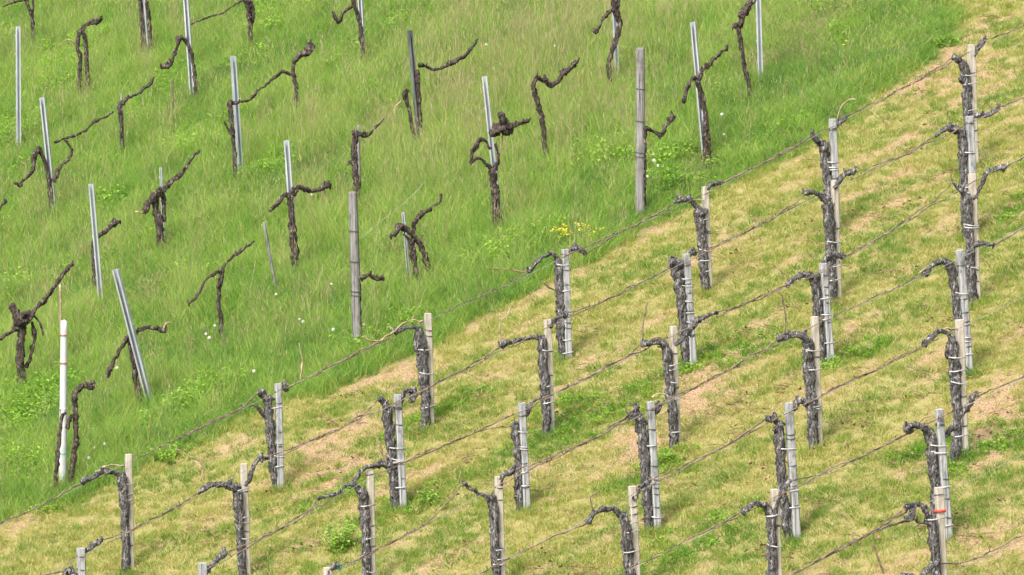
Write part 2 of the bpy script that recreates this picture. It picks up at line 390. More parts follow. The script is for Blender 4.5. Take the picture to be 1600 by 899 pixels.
# ------------------------------------------------------------------ vines
VINES = []
def vine(base_px, parts, label, group, mat='barkb', base=None, off=0.0, gn=0.3, RS=0.86):
    """parts: (name, [(u, v, radius in pixels), ...]) read off in the row's upright plane"""
    b = on_ground(*base_px) if base is None else base
    seed = R.uniform(0, 60)
    gp = b + np.array([TD[0], TD[1], 0]) * off
    root = empty('grapevine', gp, label, 'grapevine', group)
    for i, (nm, pl) in enumerate(parts):
        k_ = px(b); pts = []; rad = []
        for j, (u, v, r) in enumerate(pl):
            r = r * RS; o_ = off + (0.02 * noise.noise((seed + i * 3.1, j * 0.7, 1.2)) if j else 0.0)
            pts.append(on_row(u - ((1.5 if off < 0 else 3.5) if mat == 'bark' and nm == 'trunk' else 0), v, b, o_)); rad.append(r * k_ * (R.uniform(.66, 1.16) if nm == 'arm' and 0 < j < len(pl) - 1 else 1))
        if nm == 'trunk':                                   # root end goes into the soil
            pts[0] = pts[0].copy(); g = gz(pts[0][0], pts[0][1])
            if pts[0][2] > g - 0.06: pts.insert(0, np.array([pts[0][0], pts[0][1], g - 0.1])); rad.insert(0, rad[0] * 1.12)
        thick = max(rad)
        if nm in ('twig', 'cane'):
            part(nm, tube(pts, rad, 6, 0.016, 0.7, seed + i, 0.014), ('barkb' if mat == 'barkb' else 'cane') if nm == 'cane' else 'canep', root)
        else:
            seg = 14 if thick > 0.03 else 10
            vf = tube(pts, rad, seg, 0.016 if nm == 'trunk' else 0.013, gn * (1.0 if nm == 'trunk' else 1.6), seed + i * 7, 0.010 if nm == 'trunk' else 0.016)
            extra = []
            if nm != 'trunk' and len(pts) > 2:              # knots and pruned spurs along the arm
                for q in range(max(1, int(len(pts) * 0.9))):
                    a_ = R.randrange(1, len(pts)); c = pts[a_]; rr = rad[a_]
                    dv = np.array([R.uniform(-.4, .4), R.uniform(-.4, .4), R.uniform(0.3, 1) if R.random() < .75 else -.6])
                    dv /= np.linalg.norm(dv); ln = rr * R.uniform(1.5, 2.6)
                    extra.append(tube([c, c + dv * ln * 0.6, c + dv * ln], [rr * 0.75, rr * 0.62, rr * 0.5], 7, 0.012, 0.3, seed + q, 0))
            if nm == 'trunk':                               # shaggy strips of bark standing off the trunk
                for q in range(int(14 * min(1.2, thick / 0.045))):
                    a_ = R.randrange(len(pts) - 1); t_ = R.random(); c = pts[a_] * (1 - t_) + pts[a_ + 1] * t_; rr = rad[a_] * (1 - t_) + rad[a_ + 1] * t_
                    if c[2] < b[2] + 0.03: continue
                    th = R.uniform(0, 6.28); e = np.array([math.cos(th), math.sin(th), 0]); ln = R.uniform(0.04, 0.12); sd_ = np.array([-e[1], e[0], 0]) * R.uniform(0.003, 0.008)
                    p0 = c + e * rr * 0.95; p1 = p0 + np.array([0, 0, ln * 0.5]) + e * R.uniform(0.0, 0.008); p2 = p0 + np.array([0, 0, ln]) + e * R.uniform(0.004, 0.02)
                    t3 = e * 0.003
                    extra.append(([p0 - sd_, p0 + sd_, p1 + sd_, p1 - sd_, p2 + sd_ * .3, p2 - sd_ * .3, p0 - t3, p1 - t3, p2 - t3],
                                  [(0, 1, 2, 3), (3, 2, 4, 5), (1, 6, 7, 2), (2, 7, 8, 4), (6, 0, 3, 7), (7, 3, 5, 8)]))
            part(nm, merge(vf, *extra), mat, root)
    VINES.append(root)
    return root, b

# --- mown rows ------------------------------------------------------------------------------------------------
# (row, order uphill): stake top, stake foot, kind, width, trunk polyline, arms..., how the vine looks
ORD = ['lowest', 'second', 'third', 'fourth', 'fifth', 'sixth', 'seventh', 'eighth']
NTH = [None, 'first', 'second', 'third', 'fourth', 'fifth', 'sixth', 'seventh', 'eighth']
ROWNAME = {q: NTH[q] + ' row from tall grass' for q in range(1, 9)}
MV = {
(1,0): ((201,710),(204,893),'p',11,[(199,893,8),(197,830,7.5),(195,780,8),(192,745,9)],[[(192,745,8),(178,738,4.5),(160,738,4),(145,746,4.5),(128,754,5)]],[(195,728,1.4),(172,727,1.4),(150,737,1.4)],'long drooping arm'),
(1,1): ((435,600),(438,765),'g',11,[(436,768,8),(430,720,8),(426,680,8),(424,650,9),(423,628,8)],[[(423,630,7),(413,619,6),(406,612,5.5)],[(420,654,6),(407,643,4),(398,633,2.5)],[(436,606,4),(443,603,5),(450,607,5)]],[(470,594,1.6),(472,560,1.4),(467,536,1)],'two stub arms'),
(1,2): ((669,490),(673,668),'p',11,[(667,674,8.5),(665,620,8.5),(662,570,9),(659,535,11),(656,518,9)],[[(656,518,6),(648,512,3.5),(633,513,3),(616,518,5)],[(655,545,6),(651,535,5),(651,548,4)]],[(662,503,1.5),(643,501,1.5),(628,508,1.5),(612,521,1.5),(590,533,1.4),(565,527,1.3)],'knobbly thick head'),
(1,3): ((883,390),(888,562),'g',11,[(883,567,8),(880,510,8.5),(879,460,9),(876,418,8.5)],[[(874,416,6),(869,401,4.5),(857,397,3.8),(845,403,4),(836,413,5),(826,425,5)],[(884,392,3.5),(898,387,4.2),(906,389,4.2),(914,397,4)]],[(760,419,1.1),(790,421,1.1),(824,425,1.1)],'arched arm and hooked tip'),
(1,4): ((1102,292),(1107,455),'p',11,[(1105,461,7.5),(1101,410,8),(1097,360,8.5),(1093,330,9.5)],[[(1093,330,7),(1086,319,5),(1075,312,4.2),(1062,312,4.2),(1051,319,3)],[(1098,335,6),(1103,328,5)],[(1104,296,3),(1113,286,4),(1126,288,4)]],[(1085,311,1.2),(1100,313,1.2)],'short arched arm'),
(1,5): ((1301,186),(1307,368),'g',11.5,[(1304,372,8),(1298,300,8),(1293,250,8.5),(1290,228,8.5)],[[(1290,230,7),(1280,221,5.5),(1269,212,5)],[(1301,202,4),(1312,192,5.5),(1322,182,4)]],[(1309,186,1.4),(1314,168,1.4),(1326,158,1.2),(1339,157,1)],'forked head'),
(1,6): ((1517,70),(1523,262),'p',12,[(1517,265,7.5),(1513,180,8),(1511,130,8.5),(1506,98,7.5)],[[(1507,102,6),(1499,95,5),(1490,89,6.5)],[(1505,128,6),(1500,121,5)],[(1521,88,4),(1530,72,5),(1538,62,4)]],None,'stub below its head'),
(2,-1): ((126,857),(132,1040),'g',13,[(119,1042,8),(117,960,8),(115,900,10)],[[(116,900,9),(107,891,8),(101,893,5)],[(128,868,4),(142,855,5),(160,843,4)]],None,'dark lumpy head'),
(2,0): ((381,725),(386,903),'p',11,[(381,906,7.5),(378,850,7.5),(375,800,8),(372,768,9)],[[(372,768,8),(360,760,6),(345,757,5),(328,758,4.5),(314,766,4.5)],[(382,760,5),(391,742,4),(398,725,5),(408,716,4),(420,713,3)]],[(314,752,1.2),(318,730,1.2),(300,715,1.1),(275,703,1)],'two long spreading arms'),
(2,1): ((621,617),(630,793),'g',11.5,[(623,797,8.5),(617,740,8.5),(612,680,9),(609,642,10)],[[(609,642,8),(601,632,6),(595,622,5)],[(623,640,5),(627,622,4.5),(636,611,4),(645,610,4),(646,619,6),(640,628,4)]],[(604,725,1.2),(596,707,1.1),(587,688,1)],'curled black knob at its right arm'),
(2,2): ((856,500),(861,679),'p',11,[(856,683,7.5),(853,620,8),(850,560,8.5),(848,530,8.5)],[[(848,530,6),(840,528,3.5),(822,530,3),(803,533,3.2),(783,541,6)],[(858,510,4),(872,495,5),(884,490,6)]],[(783,540,1.3),(780,510,1.2),(790,495,1.1),(800,478,1)],'thin straight arm with swollen tip'),
(2,3): ((1072,397),(1083,574),'g',11.5,[(1079,578,8.5),(1072,520,8.5),(1067,460,9),(1063,424,9.5)],[[(1064,426,9),(1058,413,10),(1048,410,6),(1046,418,3)],[(1074,400,4),(1080,394,5),(1087,396,5)]],[(1050,408,1.3),(1046,416,1.3),(1055,424,1.3),(1066,422,1.3)],'round curled knot for a head'),
(2,4): ((1304,282),(1309,468),'p',11,[(1303,474,8),(1301,420,8.5),(1297,350,9),(1294,320,11)],[[(1294,318,9),(1285,307,6),(1273,301,4.5),(1258,303,5)],[(1302,295,4),(1313,280,4.5),(1322,272,5.5),(1333,270,5)]],None,'hooked arm and thick round head'),
(2,5): ((1515,182),(1522,372),'g',12,[(1514,376,8),(1511,300,8),(1508,240,8.5),(1506,210,8.5)],[[(1506,212,7),(1496,204,5.5),(1483,201,4.5),(1470,206,4),(1461,211,3.5)],[(1518,186,4.5),(1532,180,5),(1547,178,5.5),(1560,168,4)]],None,'wide arms rising uphill'),
(3,-1): ((317,880),(323,1062),'g',13,[(310,1064,8),(308,980,8),(307,915,9)],[[(314,905,6),(326,888,5),(340,874,5),(351,862,5.5)]],None,'single arm rising past the stake'),
(3,0): ((578,735),(582,918),'p',11.5,[(575,920,7.5),(573,850,8),(571,800,8.5),(567,770,9.5)],[[(568,772,8),(558,764,5),(555,751,4.2),(561,739,4.2),(575,729,4.2),(592,726,4.2),(609,727,6.5)],[(566,770,4),(548,757,2.5),(527,770,3.2),(497,781,3)]],[(605,718,1.2),(598,702,1.1),(592,690,1)],'looped arm arching over the stake'),
(3,1): ((815,630),(823,800),'g',11.5,[(820,806,6.5),(816,740,7),(811,690,7.5),(808,660,7)],[[(809,690,6),(803,675,6),(806,668,4)],[(811,806,5),(808,780,5),(809,740,5),(810,715,4)],[(820,652,5),(824,641,6),(833,629,2.6),(847,621,2.4)],[(810,738,4),(800,737,4)]],None,'split double stem'),
(3,2): ((1052,510),(1058,697),'p',11,[(1055,702,8),(1051,640,8.5),(1047,580,8.5),(1043,548,8.5)],[[(1043,548,7),(1034,538,5.5),(1019,536,5),(1002,538,5.5)],[(1054,540,5),(1066,529,5),(1077,520,5),(1083,508,4.2),(1096,497,4),(1121,488,3)]],[(1018,528,1.2),(1032,528,1.2),(1043,533,1.2)],'curving arm reaching uphill behind the stake'),
(3,3): ((1286,412),(1298,570),'g',12,[(1289,575,8.5),(1284,520,8.5),(1280,465,8.5),(1276,436,8.5)],[[(1276,436,7.5),(1263,429,5.5),(1249,431,4.5),(1227,447,3.4)],[(1286,414,4),(1297,400,5),(1309,396,5),(1319,401,6)]],[(1230,444,1.3),(1220,425,1.2),(1205,412,1)],'twin bent arms'),
(3,4): ((1519,272),(1526,474),'p',12,[(1521,479,8),(1518,420,8.5),(1515,350,8.5),(1512,308,9)],[[(1512,308,6),(1503,298,4),(1488,285,2.4)],[(1522,312,4.5),(1533,290,4),(1545,268,4.2),(1570,263,4.4)]],None,'tall crooked arm rising uphill'),
(4,-1): ((512,887),(516,1070),'p',13,[(506,1070,8),(504,980,8),(503,920,9)],[[(508,912,6),(516,892,5),(530,884,5)]],None,'stub tied with green string'),
(4,0): ((779,745),(784,928),'p',12,[(778,930,8),(775,850,8),(773,800,8.5),(769,775,8)],[[(772,788,6),(760,779,4.6),(745,770,4.2),(724,754,3.4)],[(782,757,4),(790,742,5),(803,735,5.5)]],[(724,754,1.3),(719,746,1.2),(722,735,1)],'straight arm slanting up'),
(4,1): ((1016,628),(1027,828),'g',12,[(1020,835,9),(1015,770,9),(1010,700,9),(1005,662,10)],[[(1006,662,9),(996,652,9),(982,650,7.5)],[(998,652,6),(994,640,5.5),(996,634,4)],[(1016,648,5),(1026,637,7),(1031,634,5)],],[(1020,622,1.6),(1024,616,1.6),(1040,616,1.6)],'big three-knobbed dark head'),
(4,2): ((1273,495),(1279,698),'p',12,[(1273,702,8.5),(1269,640,9),(1266,575,9.5),(1263,537,10)],[[(1263,537,8),(1256,526,6),(1243,523,5),(1230,526,4.6),(1215,529,6.5)]],None,'wavy thick arm'),
(4,3): ((1500,391),(1515,588),'g',12,[(1511,592,7.5),(1502,520,8),(1496,455,8),(1489,415,7.5)],[[(1490,417,7),(1478,410,5.5),(1466,410,4.8),(1454,416,4.4),(1443,429,6)],[(1506,405,4),(1515,395,4.4),(1526,382,4.6),(1553,383,3)]],[(1470,412,1.3),(1450,418,1.3),(1436,428,1.2)],'drooping arm beside a leaning stake'),
(5,0): ((988,760),(996,935),'p',12,[(987,938,8.5),(983,870,9),(979,825,9),(974,804,8)],[[(976,808,7),(962,798,5),(942,797,4.6),(927,804,5.4),(917,818,6.5)],[(990,780,4),(1000,763,5),(1013,751,4.5)]],[(1000,770,1.4),(995,760,1.4),(1002,758,1.3)],'hooked arm like a crook'),
(5,1): ((1232,630),(1245,848),'g',12.5,[(1238,852,8.5),(1229,780,9),(1222,710,9.5),(1220,666,9)],[[(1220,668,7),(1212,656,5.5),(1199,653,5.5)],[(1218,680,6),(1210,672,5)],[(1235,640,4),(1248,628,5),(1263,631,6.5)]],None,'spread arms of two knobs'),
(5,2): ((1499,500),(1507,712),'p',13,[(1489,722,8),(1497,690,8.5),(1497,640,9),(1493,580,10.5),(1489,535,10.5)],[[(1490,535,7),(1482,522,4.6),(1468,517,4.2),(1455,527,3.6),(1443,540,5.5)]],[(1495,515,1.6),(1480,513,1.6),(1462,520,1.6)],'trunk kinked at its foot'),
(6,0): ((1210,765),(1217,935),'p',12.5,[(1209,938,8.5),(1208,870,8.5),(1206,805,9)],[[(1206,806,7),(1197,791,5.5),(1183,788,5),(1170,793,4.8),(1157,800,6)],[(1210,805,4.5),(1220,775,4.2),(1236,752,4.4)]],None,'pair of thin rising arms'),
(6,1): ((1467,640),(1482,846),'g',13,[(1472,854,9),(1466,790,9),(1461,720,9.5),(1457,682,10)],[[(1457,682,8),(1447,671,6.5),(1432,667,5.2),(1414,668,5),(1418,675,4),(1428,673,3.5)],[(1470,690,4),(1482,675,5),(1498,657,5),(1512,635,5),(1520,620,5),(1528,613,3.5),(1526,620,2.5)]],[(1430,668,1.3),(1440,655,1.3),(1458,648,1.2)],'broad flat arms'),
(7,0): ((1467,762),(1475,955),'p',13.5,[(1465,958,9),(1463,890,9),(1460,840,9),(1455,808,10)],[[(1456,812,7.5),(1447,796,5),(1434,789,4.6),(1418,791,4.6),(1417,798,3)],[(1428,790,3.8),(1426,803,5),(1417,814,6)],[(1455,820,4),(1445,818,3),(1432,812,2.6)]],None,'curled claw arms'),
(8,-1): ((1438,908),(1446,1090),'p',13.5,[(1434,1092,9),(1432,1000,9),(1431,920,9)],[[(1431,918,8),(1424,903,6),(1411,899,5.5)],[(1434,912,6),(1446,892,5.5),(1466,880,4)]],None,'low dark arm lying along the wire'),
}
MORE = {(3,2): [[(1003,537,1.5),(1006,505,1.2),(1011,472,1)]], (4,2): [[(1226,524,1.5),(1228,490,1.2),(1220,458,1)]], (1,3): [[(885,470,1.6),(866,455,1.2),(850,443,1)]], (5,0): [[(930,800,1.4),(922,780,1.1),(935,770,.9)]],
        (4,1): [[(985,650,1.6),(978,640,1.2),(985,628,1)]], (7,0): [[(1425,790,1.4),(1400,805,1.3),(1375,815,1.2)]]}
TOFF = {'p': -0.02, 'g': 0.035}                                # trunk a little before or behind its stake
rows = {}
for (r_, i_), (top, foot, kd, wpx, trunk, arms, twig, look) in MV.items():
    rk = sorted(k_[1] for k_ in MV if k_[0] == r_); o_ = ORD[rk.index(i_)]
    pl = 'pale' if kd == 'p' else 'weathered grey'
    where = (f'{o_} up {ROWNAME[r_]}') if len(rk) > 1 else f'in {ROWNAME[r_]}'
    tdx = trunk[1][0] - (top[0] + (foot[0] - top[0]) * 0.5)
    ties = sorted(R.uniform(0.1, 0.8) for _ in range(R.choice([3, 4, 4, 5])))
    if (r_, i_) == (1, 2): ties = [0.18, 0.48, 0.69]
    if (r_, i_) == (1, 3): ties = [0.05, 0.17, 0.42, 0.62, 0.86]
    extra = ' with a red string tie' if (r_, i_) == (7, 0) else ''
    rt, b, tp, hw = wooden_stake(top, foot, kd, wpx, ties, f'{pl} square wooden stake{extra}, {where}', 'stakes of the mown vine rows',
                                 R.choice([2, 3]) if kd == 'p' else R.choice([5, 6, 7]), 0.81 if extra else None, trunk)
    if (r_, i_) == (4, -1): part('green_tie', loop_band(tp + np.array([RD[0], RD[1], 0]) * .08 - np.array([0, 0, .0]), np.array([RD[0], RD[1], 0.0]), .035, .03, .012, .005), 'teal', rt)
    rows.setdefault(r_, {})[i_] = (b, tp)
    MV[(r_, i_)] += (b, tp, where)

# wires: one per row, over the stakes just below their tops
WIRE = {}
for r_, dct in rows.items():
    ks = sorted(dct); pts = [dct[k_][1] + np.array([TD[0], TD[1], 0]) * -0.045 - np.array([0, 0, 0.05]) for k_ in ks]
    if len(pts) > 1: stp = (pts[-1] - pts[0]) / (len(pts) - 1)
    else: stp = np.array([1.279, 0.728, 0.542])
    pts = [pts[0] - stp * 1.05] + pts + [pts[-1] + stp * 1.05]
    WIRE[r_] = (np.array([np.dot(p[:2], RD) for p in pts]), np.array(pts))
    root = empty('trellis_wire', pts[0], f'thin metal trellis wire strung along the {ROWNAME[r_]}', 'wire', 'trellis wires of the mown rows')
    fine = []
    for a, b in zip(pts[:-1], pts[1:]):
        for t in np.linspace(0, 1, 6)[:-1]: fine.append(a * (1 - t) + b * t - np.array([0, 0, 0.05 * t * (1 - t)]))
    fine.append(pts[-1])
    part('wire_strand', tube(fine, [0.0022] * len(fine), 5, 0.3), 'wire', root)
def wire_at(r_, s):
    S, Pn = WIRE[r_]; return np.array([np.interp(s, S, Pn[:, k_]) for k_ in range(3)])

for (r_, i_), (top, foot, kd, wpx, trunk, arms, twig, look, b, tp, where) in MV.items():
    parts = [('trunk', trunk)] + [('arm', a) for a in arms] + ([('twig', twig)] if twig else []) + [('cane', q) for q in MORE.get((r_, i_), [])]
    root, _ = vine(foot, parts, f'vine with {look}, {where}', 'vines of the mown rows', 'bark', base=b, off=TOFF[kd], RS=0.85)
    # one-year canes bent down and bound along the wire
    for a in arms:
        if len(a) < 3: continue
        u, v, rr = a[-1]; tip = on_row(u, v, b, TOFF[kd]); s0 = np.dot(tip[:2], RD); dr = 1 if u > top[0] else -1
        w0 = wire_at(r_, s0)
        if abs(w0[2] - tip[2]) > 0.2: continue
        ln = R.uniform(0.75, 1.25); pts = [tip]; rad = [0.0056]; n_ = 11
        for k_ in range(1, n_ + 1):
            t = k_ / n_; q = wire_at(r_, s0 + dr * (0.10 + ln * t)); sw = min(1, 0.35 + t * 2.2)
            q = q * sw + (tip + (wire_at(r_, s0 + dr * ln * t) - w0)) * (1 - sw)
            q = q + np.array([R.uniform(-.01, .01), R.uniform(-.012, .004), R.uniform(-.010, .010)])
            pts.append(q); rad.append(0.0056 * (1 - 0.5 * t) * R.uniform(.75, 1.3))
        extra = []
        for k_ in range(2, n_, 1):                          # buds and short side shoots
            if R.random() < 0.8:
                c = pts[k_]; dv = np.array([R.uniform(-.5, .5), R.uniform(-.3, .3), R.uniform(.4, 1)]); l_ = R.uniform(.012, .045)
                extra.append(tube([c, c + dv * l_ * .5, c + dv * l_], [.0055, .005, .003], 5, 0.02))
        part('cane', merge(tube(pts, rad, 6, 0.025, 0.5, R.uniform(0, 50), 0.012), *extra), 'cane', root)

# --- tall-grass strip: neglected vines, steel and wooden posts ---------------------------------------------------
GV = 'neglected vines in the tall grass'
G = 26                                                         # pixels of post or trunk hidden down in the grass
STEEL = [((28,42),(29,218),8,'straight steel post standing alone at the outer side of the tall grass'),
 ((66,153),(83,318),9,'steel post with a forked vine drooping to both sides of it'),
 ((221,-30),(229,70),8,'steel post between two dark upright vine stems'),
 ((288,-40),(300,142),9,'tall steel post beside a vine bent like a hairpin'),
 ((364,88),(375,260),9,'steel post with a knotted vine stem on its outer side'),
 ((560,-60),(567,74),8,'steel post with a trunk pressed against it and a hooked arm'),
 ((757,120),(779,336),9,'steel post with a looped vine and a big black knob'),
 ((957,-60),(964,112),8,'steel post wrapped by a twisting vine trunk'),
 ((1083,35),(1100,232),9,'leaning bright steel post with a V-shaped pair of vine arms'),
 ((1183,-50),(1188,108),9,'steel post beside an S-curved vine without leaves'),
 ((142,288),(157,472),9,'tall steel post with a small arm poking out behind'),
 ((448,220),(461,412),10,'short bright steel post above a T-shaped vine'),
 ((181,422),(230,618),11,'strongly tilted steel post leaning over a vine'),
 ((630,332),(639,428),5,'short thin steel peg behind a crouching vine'),
 ((251,262),(256,374),4,'thin steel rod behind a gnarled slanting vine')]
for tpx, vis, wp, lb in STEEL: steel_post(tpx, (vis[0] + (vis[0] - tpx[0]) * 0.12, vis[1] + G - 9), wp, lb, turn=R.uniform(-.35, .35))
steel_post((640,48),(657,208 + G),8,'dark dull steel post with one long arm reaching uphill','steeld', 0.5)
wood_post((1001,75),(1000,341),15.5,'tall thick grey wooden post at the upper end of the mown edge')
wood_post((551,300),(559,553),16,'cracked grey wooden post with a black vine stub behind it')

def pole(name, tpx, bpx, r, mat, label, cat, pname='shaft', group=None):
    base = on_ground(*bpx); tp = on_row(tpx[0], tpx[1], base); root = empty(name, base, label, cat, group)
    d = (tp - base) / np.linalg.norm(tp - base); k_ = px(base)
    part(pname, tube([base - d * .15, (base + tp) / 2, tp], [r * k_ * 1.08, r * k_, r * k_ * .9], 10, 0.08, 0.06 if mat != 'white' else 0, R.random() * 30, 0.004 if mat != 'white' else 0), mat, root)
    return root, base, tp, d, k_
root, base, tp, d, k_ = pole('pipe_post', (100,502), (98,757), 5.8, 'white', 'white painted pipe post with two rusty rings and a teal string', 'post', 'pipe')
L = np.linalg.norm(tp - base); hr = 5.8 * k_
for f, nm, mt in ((0.92, 'rust_ring', 'rust'), (0.75, 'rust_ring', 'rust'), (0.2, 'teal_string', 'teal'), (0.47, 'seam', 'tie')):
    part(nm, loop_band(base + d * L * f, np.array([1.0, 0, 0]), hr * .97, hr * .97, 0.007 if mt == 'rust' else .004, 0.004), mt, root)
pole('dry_stick', (94,445), (96,545), 2.0, 'canep', 'thin bare stick standing behind the white pipe post', 'stick', 'stem')
pole('dry_stick', (412,348), (433,462), 2.4, 'post', 'slim grey stick leaning between the T-shaped vine and bent cane vine', 'stick', 'stem')
pole('dry_stick', (269,122), (271,205), 1.1, 'cane', 'thin reddish dry stalk beneath the hairpin vine', 'stick', 'stem')
pole('dry_stick', (1363,848), (1381,898), 1.6, 'cane', 'short brown twig stuck in the mown grass below the sixth row', 'stick', 'stem')
pole('dry_stick', (560,196), (562,318), 2.6, 'post', 'narrow wooden peg tied to a stout upright trunk', 'stick', 'stem')
pole('dry_stick', (190,147), (192,240), 2.0, 'post', 'small grey peg behind the vine with one rising arm', 'stick', 'stem')

